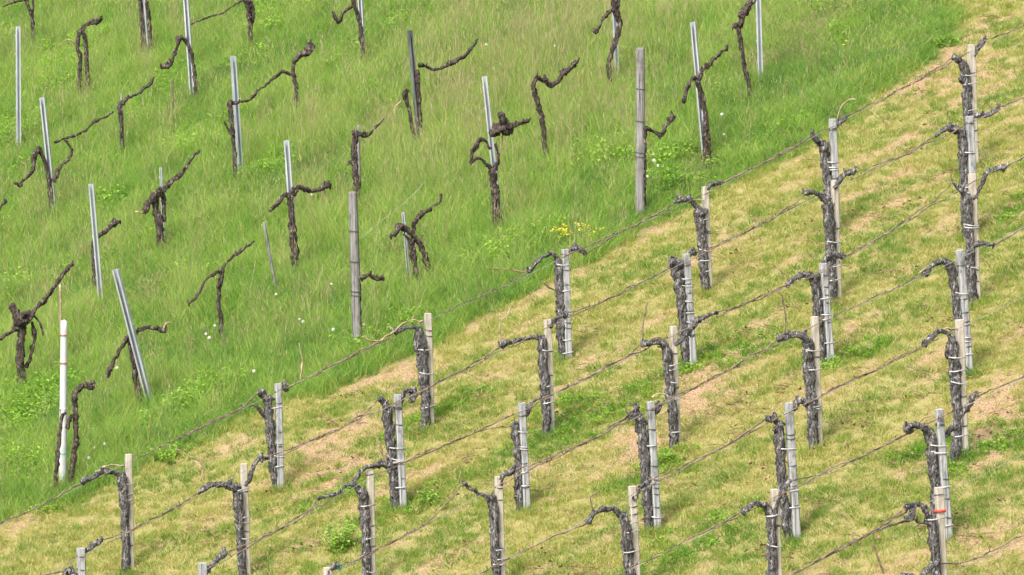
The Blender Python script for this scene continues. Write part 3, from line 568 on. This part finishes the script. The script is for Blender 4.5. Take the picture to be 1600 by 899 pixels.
TV = [
 ((53,70),[('trunk',[(53,70,3.6),(49,28,3.2),(43,5,3.4),(46,-14,3)]),('arm',[(44,4,3),(38,1,2.6),(20,4,2),(5,11,1.4)]),('arm',[(53,40,2.6),(52,20,2.4),(51,-8,2.2)])],'thin two-stemmed vine uphill of the lone steel post'),
 ((82,340),[('trunk',[(82,340,5.4),(79,300,5),(74,268,4.4),(66,242,4.2),(58,231,5.5)]),('arm',[(60,235,6),(53,243,4.5),(52,260,3.2),(45,275,3.4),(35,283,3),(31,290,4.2),(22,285,3)]),('arm',[(83,285,4),(95,262,3.4),(106,250,4.2),(113,237,2.6),(105,222,2.4),(100,218,2)]),('cane',[(85,222,2),(110,213,2.6),(135,203,2.8),(145,192,2.6),(165,183,2.2),(178,175,2)])],'forked vine drooping to both sides of its steel post'),
 ((191,242),[('trunk',[(191,242,4.4),(189,185,4.4),(186,170,5),(191,160,5.4)]),('arm',[(191,161,5),(200,153,3.4),(215,147,3.2),(225,138,3.4),(235,131,3),(241,120,2)])],'small vine with a single arm rising uphill'),
 ((131,152),[('trunk',[(123,154,4.6),(125,95,4.4),(121,75,4.2),(123,55,4.2),(130,45,5)]),('trunk',[(138,152,5),(135,95,4.8),(134,65,4.2),(129,50,4.4)]),('arm',[(129,47,5),(140,35,5.4),(146,36,6),(158,31,4.6)]),('twig',[(121,72,1.5),(108,62,1.3),(92,70,1)])],'vine on two legs with a short club-like arm'),
 ((224,92),[('trunk',[(224,92,4.2),(221,30,4.2),(218,-12,4)]),('trunk',[(236,92,4.2),(233,30,4),(229,2,3.6)])],'pair of dark upright stems either side of a steel post'),
 ((308,164),[('trunk',[(308,164,4.2),(302,100,3.6),(297,78,4),(290,65,4.4),(281,57,4.4)]),('arm',[(281,57,4.4),(275,80,4),(268,97,3.8),(262,103,4.2),(252,106,4.6)])],'vine bent over like a hairpin beside a tall steel post'),
 ((393,82),[('trunk',[(393,82,5.4),(389,25,4.6),(385,5,5.4),(381,-8,6)]),('arm',[(393,40,3.4),(396,25,3.4),(392,6,3.6),(384,0,5)]),('cane',[(378,1,2.2),(362,11,1.6),(345,22,1.9),(325,27,2.2),(298,38,1.3)])],'vine with a ring of stems and a cane hanging downhill'),
 ((368,284),[('trunk',[(368,284,4.4),(365,220,4.4),(362,195,4.4),(359,164,5.4),(360,158,6)]),('arm',[(364,212,3.4),(358,203,3),(351,191,2)]),('arm',[(362,162,4),(374,158,2.4),(388,157,2.8),(394,152,3.2),(401,143,2.4)])],'knotted upright vine on the outer side of a steel post'),
 ((461,186),[('trunk',[(460,186,4.4),(463,138,4),(458,118,4.4),(459,98,4.6)]),('arm',[(459,98,4.6),(468,87,5),(480,82,6.6),(487,73,6.6),(483,66,4.4)]),('cane',[(457,118,2.8),(441,112,3.8),(430,121,2.6),(418,131,2.8),(402,142,2)])],'question-mark shaped vine with a fat knob'),
 ((568,98),[('trunk',[(568,98,4.4),(563,40,5.2),(556,15,4.6),(549,-8,4.4)]),('arm',[(552,10,4),(545,13,3.4),(534,25,3.6),(528,34,4.4),(521,22,3.2)])],'trunk pressed to a steel post with a hooked arm'),
 ((657,232),[('trunk',[(659,232,4),(655,160,4),(652,110,5)]),('arm',[(652,103,4.4),(666,103,3),(680,109,3.4),(700,100,4.6),(720,92,4),(733,80,3),(746,62,2)])],'vine with one long knobbly arm reaching uphill from a dark post'),
 ((647,236),[('trunk',[(650,236,4.4),(641,180,3.8),(636,160,4.4),(631,144,5.4)]),('arm',[(636,158,4),(633,146,4.6),(638,141,3.4)]),('twig',[(626,158,1.3),(617,170,1.2),(616,192,1)])],'small club-headed vine beside the dark post'),
 ((777,360),[('trunk',[(778,360,8.6),(772,285,7.6),(770,264,7)]),('arm',[(774,266,4.6),(779,248,3.6),(774,225,3)]),('arm',[(767,266,5.4),(758,255,3.6),(748,246,2.8),(735,254,3.2),(738,240,4.4),(744,226,5.6),(749,219,4.4),(757,220,2.4),(767,233,2.2)]),('arm',[(764,210,4),(773,204,12.5),(786,199,13),(796,200,8.5),(806,195,4.6),(818,190,4.6),(826,188,3.4)]),('twig',[(788,200,1.4),(784,220,1.3),(780,242,1.2)])],'thick forked vine with a side loop and big black knob'),
 ((854,250),[('trunk',[(854,250,5),(848,195,5.4),(843,170,5.4),(835,145,5.2),(834,131,4.8),(841,121,5.4)]),('arm',[(841,121,5.4),(852,125,5.4),(861,134,5.4),(873,127,5.4),(878,113,5.4),(888,112,4.6),(897,100,5.4),(902,97,4.4)])],'freestanding vine with a stepped zigzag arm'),
 ((953,144),[('trunk',[(953,144,5),(952,95,4.8),(961,68,5.4),(968,38,5.6),(961,15,6.4),(956,-10,5.4)]),('arm',[(959,17,4.4),(952,19,3.4),(943,30,3.4),(935,46,3.4),(929,51,4.6)]),('arm',[(963,25,4),(967,0,4)])],'twisting vine wrapped round a steel post'),
 ((1005,345),[('trunk',[(1004,345,6),(1006,260,6),(1006,200,5.4)]),('arm',[(1009,199,4.6),(1020,205,4),(1030,211,4.4),(1038,200,5),(1045,190,4.4),(1051,180,4.4)])],'vine hidden behind the tall wooden post with a rising arm'),
 ((1105,256),[('trunk',[(1105,256,9),(1103,190,6.4),(1096,150,5.6),(1089,126,5.2)]),('arm',[(1089,124,4.6),(1083,122,4.2),(1074,135,3.8),(1067,159,3.8)]),('arm',[(1092,126,4.4),(1098,110,4.4),(1108,100,5.4),(1120,88,4.8),(1136,75,4.8)])],'vine with a V-shaped pair of arms at a leaning steel post'),
 ((1174,156),[('trunk',[(1174,156,4.6),(1163,100,4.6),(1158,70,4.6),(1154,45,5.6)]),('arm',[(1154,46,5.4),(1160,25,7.4),(1170,8,6.4),(1180,1,4)]),('arm',[(1156,36,4.4),(1150,38,4),(1145,43,3)])],'S-curved freestanding vine by the highest steel post'),
 ((148,462),[('trunk',[(148,462,3.8),(145,390,3.4),(149,372,3.6)]),('arm',[(148,374,3.4),(160,365,5),(170,357,4.4),(180,348,5.4),(188,345,3)])],'slender vine hidden behind a tall steel post'),
 ((253,398),[('trunk',[(253,398,8.6),(248,345,7.4),(243,325,6.4),(241,308,8)]),('arm',[(256,345,4.4),(256,322,4.4),(253,300,5)]),('arm',[(225,332,5),(232,318,6.4),(243,305,8.6),(252,300,7.6),(262,290,6.4),(275,278,5.4),(286,268,4.4),(300,248,3.2),(311,237,2)]),('twig',[(226,333,1.8),(212,332,1.4)])],'gnarled stout vine with a long slanting arm'),
 ((462,434),[('trunk',[(462,434,8.6),(458,370,7.6),(456,340,6.6),(453,308,6)]),('arm',[(453,306,5.4),(445,304,4.4),(435,318,4.4),(422,329,4.4)]),('arm',[(454,302,6),(467,293,7.4),(480,297,5.6),(495,297,4.6),(507,291,6.4),(516,290,5.4)]),('twig',[(507,298,1.3),(516,318,1)])],'T-shaped vine with mossy thick arms at a short steel post'),
 ((560,322),[('trunk',[(560,322,6.6),(556,260,7.4),(553,235,6.6),(556,205,6)]),('arm',[(556,210,5),(570,212,4.6),(579,208,2.8),(590,195,2.2),(600,187,1.2)]),('arm',[(555,262,4),(548,254,2.6),(544,258,1.6)])],'stout upright trunk tied to a narrow peg'),
 ((660,440),[('trunk',[(676,440,5.4),(660,390,6.4),(648,372,5.4),(636,358,5.6)]),('arm',[(638,360,5.6),(626,355,7.4),(617,366,4),(610,371,3)]),('trunk',[(655,452,5.4),(645,395,5.4),(640,376,3.4),(630,367,2.4)]),('arm',[(646,395,4.4),(645,360,4.4),(650,345,4.4),(660,335,4.4),(675,325,3.8),(686,315,3.2),(690,304,1.6)])],'crouching vine on two splayed legs'),
 ((563,558),[('trunk',[(560,560,5),(561,500,4.6),(560,436,4.6)]),('arm',[(560,434,4.6),(566,433,4.6),(578,430,4.6),(588,435,5.6),(599,434,4.4)])],'black vine stub poking out behind the cracked wooden post'),
 ((347,528),[('trunk',[(347,528,4.6),(342,470,4.4),(343,445,5.4),(347,432,4.6),(341,424,3.8),(334,427,4)]),('arm',[(345,434,3.4),(348,420,3.2),(355,410,3.4),(370,397,3.2),(385,385,3.2),(397,377,2.4)]),('arm',[(335,428,3),(320,440,2.4),(310,460,3.2),(295,474,3)])],'thin vine with a cane sloping straight through its head'),
 ((35,610),[('trunk',[(35,610,10),(32,545,8.6),(33,520,8),(35,500,11)]),('arm',[(36,508,10),(29,499,14),(40,494,14),(49,497,8)]),('arm',[(41,575,2.8),(50,545,3.2),(54,525,3.6),(50,503,3)]),('arm',[(30,512,5),(22,516,4),(12,523,3.2),(-6,532,3)]),('arm',[(48,497,3.6),(58,478,5.2),(68,470,4.4),(80,455,4.4),(95,435,4.2),(105,420,3.8),(114,412,3)]),('cane',[(52,492,2.2),(63,505,2),(67,524,1.5)])],'thick vine with a mushroom-like head and side stem'),
 ((222,632),[('trunk',[(218,632,6.6),(208,560,6),(202,528,5.4)]),('arm',[(203,530,5),(197,530,4.4),(190,545,3.6),(180,560,3.4),(172,575,4.2),(165,589,4.4)]),('arm',[(206,528,4),(216,517,3.6),(230,512,4.2),(245,514,4.8),(257,516,5.4)]),('twig',[(256,514,1.8),(259,506,1.6),(269,505,1.4)])],'vine under a tilted steel post with arms both ways'),
 ((104,762),[('trunk',[(111,760,6.4),(118,690,5.4),(118,640,5.4),(117,615,6.4)]),('arm',[(117,616,6),(128,605,6.4),(142,603,5.4),(147,598,3)]),('trunk',[(86,766,4.6),(91,700,4),(96,655,3.6),(103,645,3)]),('arm',[(116,650,4.6),(108,655,4.4),(104,668,3.6)])],'vine with stems on both sides of the white pipe post'),
 ((-26,420),[('trunk',[(-26,420,5),(-28,370,4.6),(-22,345,4.6)]),('arm',[(-22,346,4),(-8,336,3),(2,323,3.2),(9,314,3.4)])],'arm tip of a vine at the outer edge of the tall grass'),
]
for bpx, prts, lb in TV: vine(bpx, prts, lb, GV, 'barkb', off=0.11 if 'behind the' in lb else -0.085 + R.uniform(-.02, .01), gn=0.42, RS=0.70)
root_w = None
# the slack old wire left between the wooden posts and the steel ones
wa = on_row(556, 375, on_ground(559, 553)); 
ow = [on_row(u, v, on_ground(559, 553)) for u, v in [(559, 378), (600, 342), (640, 310), (665, 283)]]
r0 = empty('loose_wire', ow[0], 'slack bright old wire running uphill from the cracked wooden post', 'wire')
part('wire_strand', tube(ow, [0.002] * 4, 5, 0.1, 0, 0, 0.006), 'wire', r0)

# ------------------------------------------------------------------ small plants
def leaf(c, dirv, ln, wd, droop=0.3):
    d = np.array(dirv) / np.linalg.norm(dirv); s = np.cross(d, [0, 0, 1.0]); s /= np.linalg.norm(s) + 1e-9; up = np.array([0, 0, 1.0])
    p = [c, c + d * ln * .4 + s * wd + up * .004, c + d * ln * .4 - s * wd + up * .004, c + d * ln * .45 - up * .004, c + d * ln - up * ln * droop]
    return p, [(0, 3, 1), (0, 2, 3), (1, 3, 4), (3, 2, 4)]
def attrs(o, blade=None):
    n_ = len(o.data.vertices); f = len(o.data.polygons)
    a = o.data.attributes.new('blade', 'FLOAT', 'POINT'); a.data.foreach_set('value', np.repeat(rng.random(n_ // 5 + 1), 5)[:n_].astype(np.float32) if blade is None else blade)
def leafy(u, v, h, nst, sp, label, mat='herb', flowers=0, ll=.05):
    b = on_ground(u, v); root = empty('weed_plant', b, label, 'plant')
    st_ = []; lv = []; fl = []
    for i in range(nst):
        a = R.uniform(0, 6.28); q = R.random() ** .5 * sp; t0 = b + np.array([math.cos(a) * q * .4, math.sin(a) * q * .4, -.02]); hh = h * R.uniform(.6, 1.1)
        t1 = t0 + np.array([math.cos(a) * q, math.sin(a) * q, hh]); mid = (t0 + t1) / 2 + np.array([0, 0, hh * .08])
        st_.append(tube([t0, mid, t1], [.0035, .003, .002], 5, .05))
        for k_ in range(int(6 + hh * 38)):
            t = R.uniform(.12, 1); c = t0 * (1 - t) + t1 * t; aa = R.uniform(0, 6.28)
            lv.append(leaf(c, (math.cos(aa), math.sin(aa), R.uniform(0, .6)), ll * R.uniform(.6, 1.2), ll * .26, .35))
        for k_ in range(flowers):
            c = t1 + np.array([R.uniform(-.035, .035), R.uniform(-.035, .035), R.uniform(-.01, .02)]); rr = R.uniform(.008, .014); pr = ngon(rr, 6)
            fl.append(([c + np.array([0, 0, .005])] + [c + np.array([x, y, .003 * (j % 2)]) for j, (x, y) in enumerate(pr)] + [c - np.array([0, 0, .006])],
                       [(0, 1 + j, 1 + (j + 1) % 6) for j in range(6)] + [(7, 1 + (j + 1) % 6, 1 + j) for j in range(6)]))
    part('stems', merge(*st_), 'stem', root); o = part('foliage', merge(*lv), mat, root, False); attrs(o)
    if fl: part('blossoms', merge(*fl), 'yellow', root, False)
    return root
leafy(899, 392, .22, 26, .20, 'clump of small yellow wildflowers at the edge of the tall grass', flowers=4)
leafy(530, 862, .26, 16, .16, 'bushy nettle-like weed in the mown grass by the third row', ll=.07)
leafy(668, 790, .16, 10, .10, 'small upright green weed between the second and fourth rows', ll=.05)
leafy(1043, 722, .13, 24, .11, 'bright green leafy tuft at the foot of a three-knobbed vine', ll=.05)
leafy(1080, 292, .16, 20, .2, 'fresh light green weeds beside the tall wooden post', ll=.06)
leafy(1478, 72, .16, 12, .14, 'dark leafy weed at the corner of the tall grass', ll=.06)
leafy(270, 720, .16, 18, .22, 'leafy weeds at the tall grass edge above the lowest vines', ll=.06)
leafy(75, 800, .10, 20, .2, 'low dark weeds under the wire where tall grass meets mown', ll=.05)

def dandelion(u, v, near, yellow=False):
    b = on_ground(u, v + 30); h = on_row(u, v, b)[2] - b[2]
    if yellow: root = empty('dandelion', b, 'yellow dandelion flower ' + near, 'flower', 'dandelions in the tall grass')
    else: root = empty('dandelion', b, 'white dandelion seed head ' + near, 'flower', 'dandelions in the tall grass')
    tp = b + np.array([0, 0, h]); part('stalk', tube([b - np.array([0, 0, .02]), (b + tp) / 2 + np.array([.006, 0, 0]), tp], [.0025, .0022, .002], 5, .06), 'stem', root)
    V, F = [], []; r_ = R.uniform(.011, .017)
    for i in range(60):                                       # parachutes: little spokes all round
        z = 1 - 2 * (i + .5) / 60; th = i * 2.39996; q = math.sqrt(1 - z * z); d = np.array([q * math.cos(th), q * math.sin(th), z * (.5 if yellow else 1)])
        s = np.cross(d, [0.3, 0.2, 0.9]); s /= np.linalg.norm(s); t2 = np.cross(d, s); o = len(V); c = tp + d * r_; wv = r_ * .2
        V += [tp + d * r_ * .2, c + s * wv, c - s * wv * .5 + t2 * wv * .87, c - s * wv * .5 - t2 * wv * .87]; F += [(o, o + 1, o + 2), (o, o + 2, o + 3), (o, o + 3, o + 1), (o + 1, o + 3, o + 2)]
    part('flower_head' if yellow else 'seed_head', (V, F), 'yellow' if yellow else 'fluff', root, False)
for u, v, nr in [(336,509,'just under the thin vine with a straight cane'),(322,522,'downhill of the thin vine with a straight cane'),(327,528,'lowest below the thin vine with a straight cane'),(148,700,'beside the white pipe post, uphill side'),(164,694,'farther uphill from the white pipe post'),(139,716,'close to the foot of the white pipe vine'),
                 (518,444,'downhill of the cracked wooden post'),(432,460,'near the slim grey stick'),(468,499,'downhill one of the cluster below the slim grey stick'),(474,503,'uphill one of the cluster below the slim grey stick'),(521,515,'next to the foot of the cracked wooden post'),(569,508,'uphill foot of the cracked wooden post'),
                 (1022,251,'touching the tall grey wooden post'),(1028,259,'a hand away from the tall grey wooden post'),(1012,276,'low beside the tall grey wooden post'),(1128,179,'uphill of the leaning bright steel post'),(1131,210,'below the leaning bright steel post'),(397,580,'between the tilted post and the mown edge'),(183,575,'next to the drooping arm of the tilted-post vine'),(488,304,'past the tip of the T-shaped vine'),(760,70,'near the long knobbly arm'),(867,72,'uphill of the zigzag vine')]:
    dandelion(u, v, nr)
for u, v, nr in [(497,338,'under the T-shaped vine'),(1322,64,'in the high corner of the tall grass, upper one'),(1318,70,'in the high corner of the tall grass, lower one')]: dandelion(u, v, nr, True)

# ------------------------------------------------------------------ grass: clumps instanced over the ground
def clump(name, n_, rad, h0, h1, wd, lean, dry, mat, seed, heads=0.0, seg=3):
    g = np.random.default_rng(seed); V = []; F = []; BL = []; DR = []
    for i in range(n_):
        a = g.uniform(0, 2 * np.pi); q = rad * math.sqrt(g.random()); b = np.array([math.cos(a) * q, math.sin(a) * q, -0.01]); h = g.uniform(h0, h1) * (0.7 + 0.5 * g.random())
        la = g.uniform(0, 2 * np.pi); lv = np.array([math.cos(la), math.sin(la), 0]) * h * lean * g.uniform(.25, 1.2); fa = g.uniform(0, np.pi); s = np.array([math.cos(fa), math.sin(fa), 0])
        wv = wd * g.uniform(.6, 1.25); hd = g.random() < heads; isd = 1.0 if g.random() < dry else 0.0
        if hd: h *= 1.45; wv *= .45; lv *= .5; isd = 0.75
        o = len(V); bl = g.random()
        for k_ in range(seg + 1):
            t = k_ / seg; c = b + lv * t ** 1.9 + np.array([0, 0, h * (t - .22 * lean * t * t)]); ww = wv * (1 - t ** 1.6) * .5 + 0.0002
            V += [c - s * ww, c + s * ww]; BL += [bl, bl]; DR += [isd, isd]
        for k_ in range(seg): F.append((o + 2 * k_, o + 2 * k_ + 1, o + 2 * k_ + 3, o + 2 * k_ + 2))
        if hd:                                                # flower spike
            o = len(V); d = V[-1] - V[-3]; d = d / np.linalg.norm(d); c = V[-1]; e = 0.0032
            V += [c, c + d * .03 + s * e, c + d * .03 - s * e, c + d * .075]; BL += [bl] * 4; DR += [1.0] * 4; F.append((o, o + 1, o + 3, o + 2))
    ob = mesh_obj(name, V, F, mat, smooth=False, link=False)
    for nm, arr in (('blade', BL), ('dry', DR)):
        at_ = ob.data.attributes.new(nm, 'FLOAT', 'POINT'); at_.data.foreach_set('value', np.array(arr, np.float32))
    return ob
def herb_clump(name, n_, rad, h, ll, seed):
    g = np.random.default_rng(seed); V = []; F = []; BL = []
    for i in range(n_):
        a = g.uniform(0, 6.28); q = rad * math.sqrt(g.random()); c = np.array([math.cos(a) * q, math.sin(a) * q, g.uniform(.2, 1) * h]); aa = g.uniform(0, 6.28)
        v, f = leaf(c, (math.cos(aa), math.sin(aa), g.uniform(-.1, .6)), ll * g.uniform(.6, 1.3), ll * .34, .25); o = len(V); V += v; F += [tuple(x + o for x in t) for t in f]; BL += [g.random()] * 5
    ob = mesh_obj(name, V, F, 'herb', smooth=False, link=False)
    at_ = ob.data.attributes.new('blade', 'FLOAT', 'POINT'); at_.data.foreach_set('value', np.array(BL, np.float32)); return ob

def scatter(name, label, cat, protos, P_, rot, scl, idx, tint):
    c = bpy.data.collections.new(name + '_kinds')
    for i, o in enumerate(protos): o.name = f'{name}_kind_{i:02d}'; c.objects.link(o)
    me = bpy.data.meshes.new(name); me.from_pydata(P_.tolist(), [], [])
    for nm, typ, arr, fld in (('rot', 'FLOAT_VECTOR', rot, 'vector'), ('scl', 'FLOAT_VECTOR', scl, 'vector'), ('idx', 'INT', idx, 'value'), ('tint', 'FLOAT', tint, 'value')):
        a = me.attributes.new(nm, typ, 'POINT'); a.data.foreach_set(fld, np.ascontiguousarray(arr).ravel().astype(np.int32 if typ == 'INT' else np.float32))
    ob = bpy.data.objects.new(name, me); col.objects.link(ob); tag(ob, label, cat, kind='stuff')
    ng = bpy.data.node_groups.new(name + '_nodes', 'GeometryNodeTree')
    ng.interface.new_socket('Geometry', in_out='INPUT', socket_type='NodeSocketGeometry'); ng.interface.new_socket('Geometry', in_out='OUTPUT', socket_type='NodeSocketGeometry')
    N = ng.nodes; gi, go = N.new('NodeGroupInput'), N.new('NodeGroupOutput'); ip = N.new('GeometryNodeInstanceOnPoints'); ci = N.new('GeometryNodeCollectionInfo'); mp = N.new('GeometryNodeMeshToPoints')
    ci.inputs['Collection'].default_value = c; ci.inputs['Separate Children'].default_value = True; ci.inputs['Reset Children'].default_value = True
    ip.inputs['Pick Instance'].default_value = True
    def na(nm, typ):
        q = N.new('GeometryNodeInputNamedAttribute'); q.data_type = typ; q.inputs[0].default_value = nm; return [s for s in q.outputs if s.enabled and s.name == 'Attribute'][0]
    lk = ng.links.new
    lk(gi.outputs[0], mp.inputs[0]); lk(mp.outputs[0], ip.inputs['Points']); lk(ci.outputs[0], ip.inputs['Instance']); lk(na('idx', 'INT'), ip.inputs['Instance Index'])
    lk(na('rot', 'FLOAT_VECTOR'), ip.inputs['Rotation']); lk(na('scl', 'FLOAT_VECTOR'), ip.inputs['Scale']); lk(ip.outputs[0], go.inputs[0])
    md = ob.modifiers.new('grass', 'NODES'); md.node_group = ng
    return ob

def field(density, x0=-13, x1=12, y0=-13.5, y1=33, marg=480):
    n_ = int(density * (x1 - x0) * (y1 - y0)); x = rng.uniform(x0, x1, n_); y = rng.uniform(y0, y1, n_); z = gz(x, y)
    u, v = project(x, y, z); k_ = (u > -marg) & (u < 1600 + marg) & (v > -380) & (v < 1090)   # only where a viewer near this spot could look
    return x[k_], y[k_], z[k_]

# --- unmown grass
tp_ = [clump('k', 46, .10, .13, .24, .0055, .75, .04, 'tall', 11), clump('k', 46, .10, .16, .29, .005, .65, .05, 'tall', 12), clump('k', 40, .11, .18, .33, .0055, .8, .07, 'tall', 13),
       clump('k', 30, .11, .20, .36, .0045, .6, .10, 'tall', 14, .30), clump('k', 26, .12, .16, .30, .0045, .9, .55, 'tall', 15, .25), clump('k', 44, .09, .08, .17, .006, .9, .05, 'tall', 16),
       herb_clump('k', 44, .12, .14, .045, 17)]
x, y, z = field(150); d = tall_dist(x, y); k_ = d > 0; x, y, z, d = x[k_], y[k_], z[k_], d[k_]
n1 = vnoise(x, y, .33, 2.0); n2 = vnoise(x, y, 1.1, 5.0); n3 = vnoise(x, y, .8, 9.0)
u_, v_ = project(x, y, z)
OL = on_ground(830, 130)                                         # where the grass stands tallest and has come into flower
ol = np.exp(-(((x - OL[0]) / 1.9) ** 2 + ((y - OL[1]) / 3.2) ** 2))
n4 = vnoise(x, y, 3.4, 21.0); hgt = np.clip(.92 + .32 * n1 + .28 * n2 + .55 * n4 + .28 * ol, .42, 1.6) * np.clip(.70 + d * .6, .70, 1)
rr = rng.random(len(x)); idx = np.where(rr < .3, 0, np.where(rr < .6, 1, np.where(rr < .78, 2, 5)))
idx = np.where((rng.random(len(x)) < .05 + .22 * ol + .16 * np.clip(n3, 0, 1)), 3, idx); idx = np.where(rng.random(len(x)) < .02 + .05 * ol + .14 * np.clip(n3 - .12, 0, 1), 4, idx)
idx = np.where((n2 > .36) & (d > .5) & (rng.random(len(x)) < .3), 6, idx)
for (u, v, r_) in [(40, 640, .5), (20, 215, .5), (110, 90, .5), (440, 20, .6), (1075, 270, .4)]:
    q = on_ground(u, v); idx = np.where((np.hypot(x - q[0], (y - q[1]) * .5) < r_) & (rng.random(len(x)) < .35), 6, idx)
scl = np.stack([np.ones(len(x)), np.ones(len(x)), hgt], 1) * rng.uniform(.85, 1.2, len(x))[:, None]
rot = np.stack([rng.normal(0, .12, len(x)), rng.normal(.08, .12, len(x)), rng.uniform(0, 6.28, len(x))], 1)
bare = np.zeros(len(x))
for (u, v, r_) in [(1265, 55, .55), (1190, 100, .35), (1110, 250, .35), (640, 400, .3), (230, 470, .35), (500, 270, .3), (735, 150, .35), (600, 200, .3)]:
    q = on_ground(u, v); bare = np.maximum(bare, np.clip(1.1 - np.hypot(x - q[0], (y - q[1]) * .4) / r_, 0, 1))
hgt *= 1 - .45 * bare; idx = np.where(rng.random(len(x)) < bare * .6, 4, idx)
scl[:, 2] *= 1 - .45 * bare
tint = .02 + rng.normal(0, .05, len(x)) + .08 * ol + .10 * n1 + .16 * n4
scatter('tall_grass', 'tall uncut green grass with seed stalks among neglected vines', 'grass', tp_, np.stack([x, y, z], 1), rot, scl, idx, tint)
print('tall clumps', len(x))

# --- mown grass
mp_ = [clump('k', 42, .075, .030, .065, .0050, .9, .22, 'mown', 21, seg=2), clump('k', 42, .075, .035, .075, .0048, 1.0, .45, 'mown', 22, seg=2), clump('k', 34, .08, .02, .05, .0045, 1.6, .85, 'mown', 23, seg=2),
       clump('k', 40, .07, .05, .10, .0050, .8, .08, 'mown', 24, seg=2), herb_clump('k', 46, .10, .05, .026, 25), clump('k', 12, .09, .04, .09, .004, 2.4, 1.0, 'mown', 26, seg=2)]
x, y, z = field(260); d = tall_dist(x, y); k_ = d < .04; x, y, z, d = x[k_], y[k_], z[k_], d[k_]
FEET = np.array([o.location[:2] for o in scn.objects if o.name.startswith('wooden_stake')])
fx = np.repeat(FEET, 9, 0) + rng.normal(0, .07, (len(FEET) * 9, 2)) - np.array([.05, .06]); nf = len(fx)
x = np.concatenate([fx[:, 0], x]); y = np.concatenate([fx[:, 1], y]); z = gz(x, y); d = tall_dist(x, y)
so = soil_mask(x, y); so[:nf] = 0; s_ = x * RD[0] + y * RD[1]; t_ = x * TD[0] + y * TD[1]
g1 = vnoise(s_ * .6, t_ * 1.5, 1.0, 12.0) + .65 * vnoise(s_ * 2.2, t_ * 3.6, 1.0, 14.0) + .8 * vnoise(x, y, 6.0, 15.0)
grn = np.clip(.55 + 1.2 * g1, 0, 1)
GP = [(1125, 562, .55), (940, 655, .7), (1000, 745, .35), (1560, 690, .6), (665, 775, .4), (1340, 560, .3), (1580, 330, .35), (560, 760, .4), (1110, 830, .4), (880, 640, .4), (1450, 700, .3), (700, 640, .4), (1080, 850, .5)]
gp = np.zeros(len(x))
for (u, v, r_) in GP:
    q = on_ground(u, v); gp = np.maximum(gp, np.clip(1.25 - np.hypot(((x - q[0]) * RD[0] + (y - q[1]) * RD[1]) * .75, ((x - q[0]) * TD[0] + (y - q[1]) * TD[1]) * 1.3) / r_, 0, 1))
foot = np.arange(len(x)) < nf; k_ = rng.random(len(x)) > so * .66; foot = foot[k_]; x, y, z, d, so, grn, gp = [q[k_] for q in (x, y, z, d, so, grn, gp)]
rr = rng.random(len(x)); idx = np.where(rr < .25 + .5 * grn, 0, 1); idx = np.where(rng.random(len(x)) < .30 + .5 * so - .28 * grn, 2, idx); idx = np.where(rng.random(len(x)) < .10 + .10 * grn, 3, idx)
idx = np.where(rng.random(len(x)) < .12, 5, idx); idx = np.where(rng.random(len(x)) < gp * .22, 4, idx); idx = np.where((idx != 4) & (rng.random(len(x)) < gp * .8), 3, idx); idx = np.where((d > -.12) & (rng.random(len(x)) < .35), 3, idx)
idx = np.where(foot & (rng.random(len(x)) < .7), 3, idx)
scl = np.stack([np.ones(len(x)), np.ones(len(x)), rng.uniform(.75, 1.2, len(x)) * np.where(foot, 1.5, 1)], 1) * rng.uniform(.8, 1.25, len(x))[:, None]
rot = np.stack([rng.normal(0, .15, len(x)), rng.normal(0, .15, len(x)), rng.uniform(0, 6.28, len(x))], 1)
tint = .12 - .30 * grn + .12 * so - .22 * gp + rng.normal(0, .06, len(x))
scatter('mown_grass', 'short mown yellowish grass with straw and bare streaks between vine rows', 'grass', mp_, np.stack([x, y, z], 1), rot, scl, idx, tint)
print('mown clumps', len(x))

# --- prunings, dead leaves and bits of bark lying in the mown rows
def litter(name, seed):
    g = random.Random(seed); V = []; F = []
    for i in range(7):
        c = np.array([g.uniform(-.14, .14), g.uniform(-.14, .14), g.uniform(.012, .04)]); a = g.uniform(0, 6.28); dv = np.array([math.cos(a), math.sin(a), g.uniform(-.1, .2)])
        if i < 3: v, f = tube([c, c + dv * .05 + np.array([0, 0, .006]), c + dv * g.uniform(.08, .17)], [.0042, .0035, .0022], 5, .04)
        else: v, f = leaf(c, dv, g.uniform(.03, .055), g.uniform(.010, .018), -.4)
        o = len(V); V += list(v); F += [tuple(q + o for q in t) for t in f]
    return mesh_obj(name, V, F, 'litter', smooth=False, link=False)
M['litter'] = m_plain('dead_leaves', (0.085, 0.048, 0.028), (0.30, 0.19, 0.115), 30, 0.9, 0, 1.0)
x, y, z = field(9); d = tall_dist(x, y); t_ = x * TD[0] + y * TD[1]
rowt = np.array([np.dot(WIRE[q][1][:, :2], TD).mean() for q in WIRE]); near = np.min(np.abs(t_[:, None] - rowt[None]), 1)
k_ = (d < -.05) & (rng.random(len(x)) < np.clip(1.15 - near * 1.5, .15, 1)); x, y, z = x[k_], y[k_], z[k_]; n_ = len(x)
scatter('plant_litter', 'scattered brown prunings and dead leaves on the mown ground', 'litter', [litter('k', q) for q in range(4)], np.stack([x, y, z], 1),
        np.stack([np.zeros(n_), np.zeros(n_), rng.uniform(0, 6.28, n_)], 1), np.ones((n_, 3)) * rng.uniform(.7, 1.2, n_)[:, None], rng.integers(0, 4, n_), np.zeros(n_))
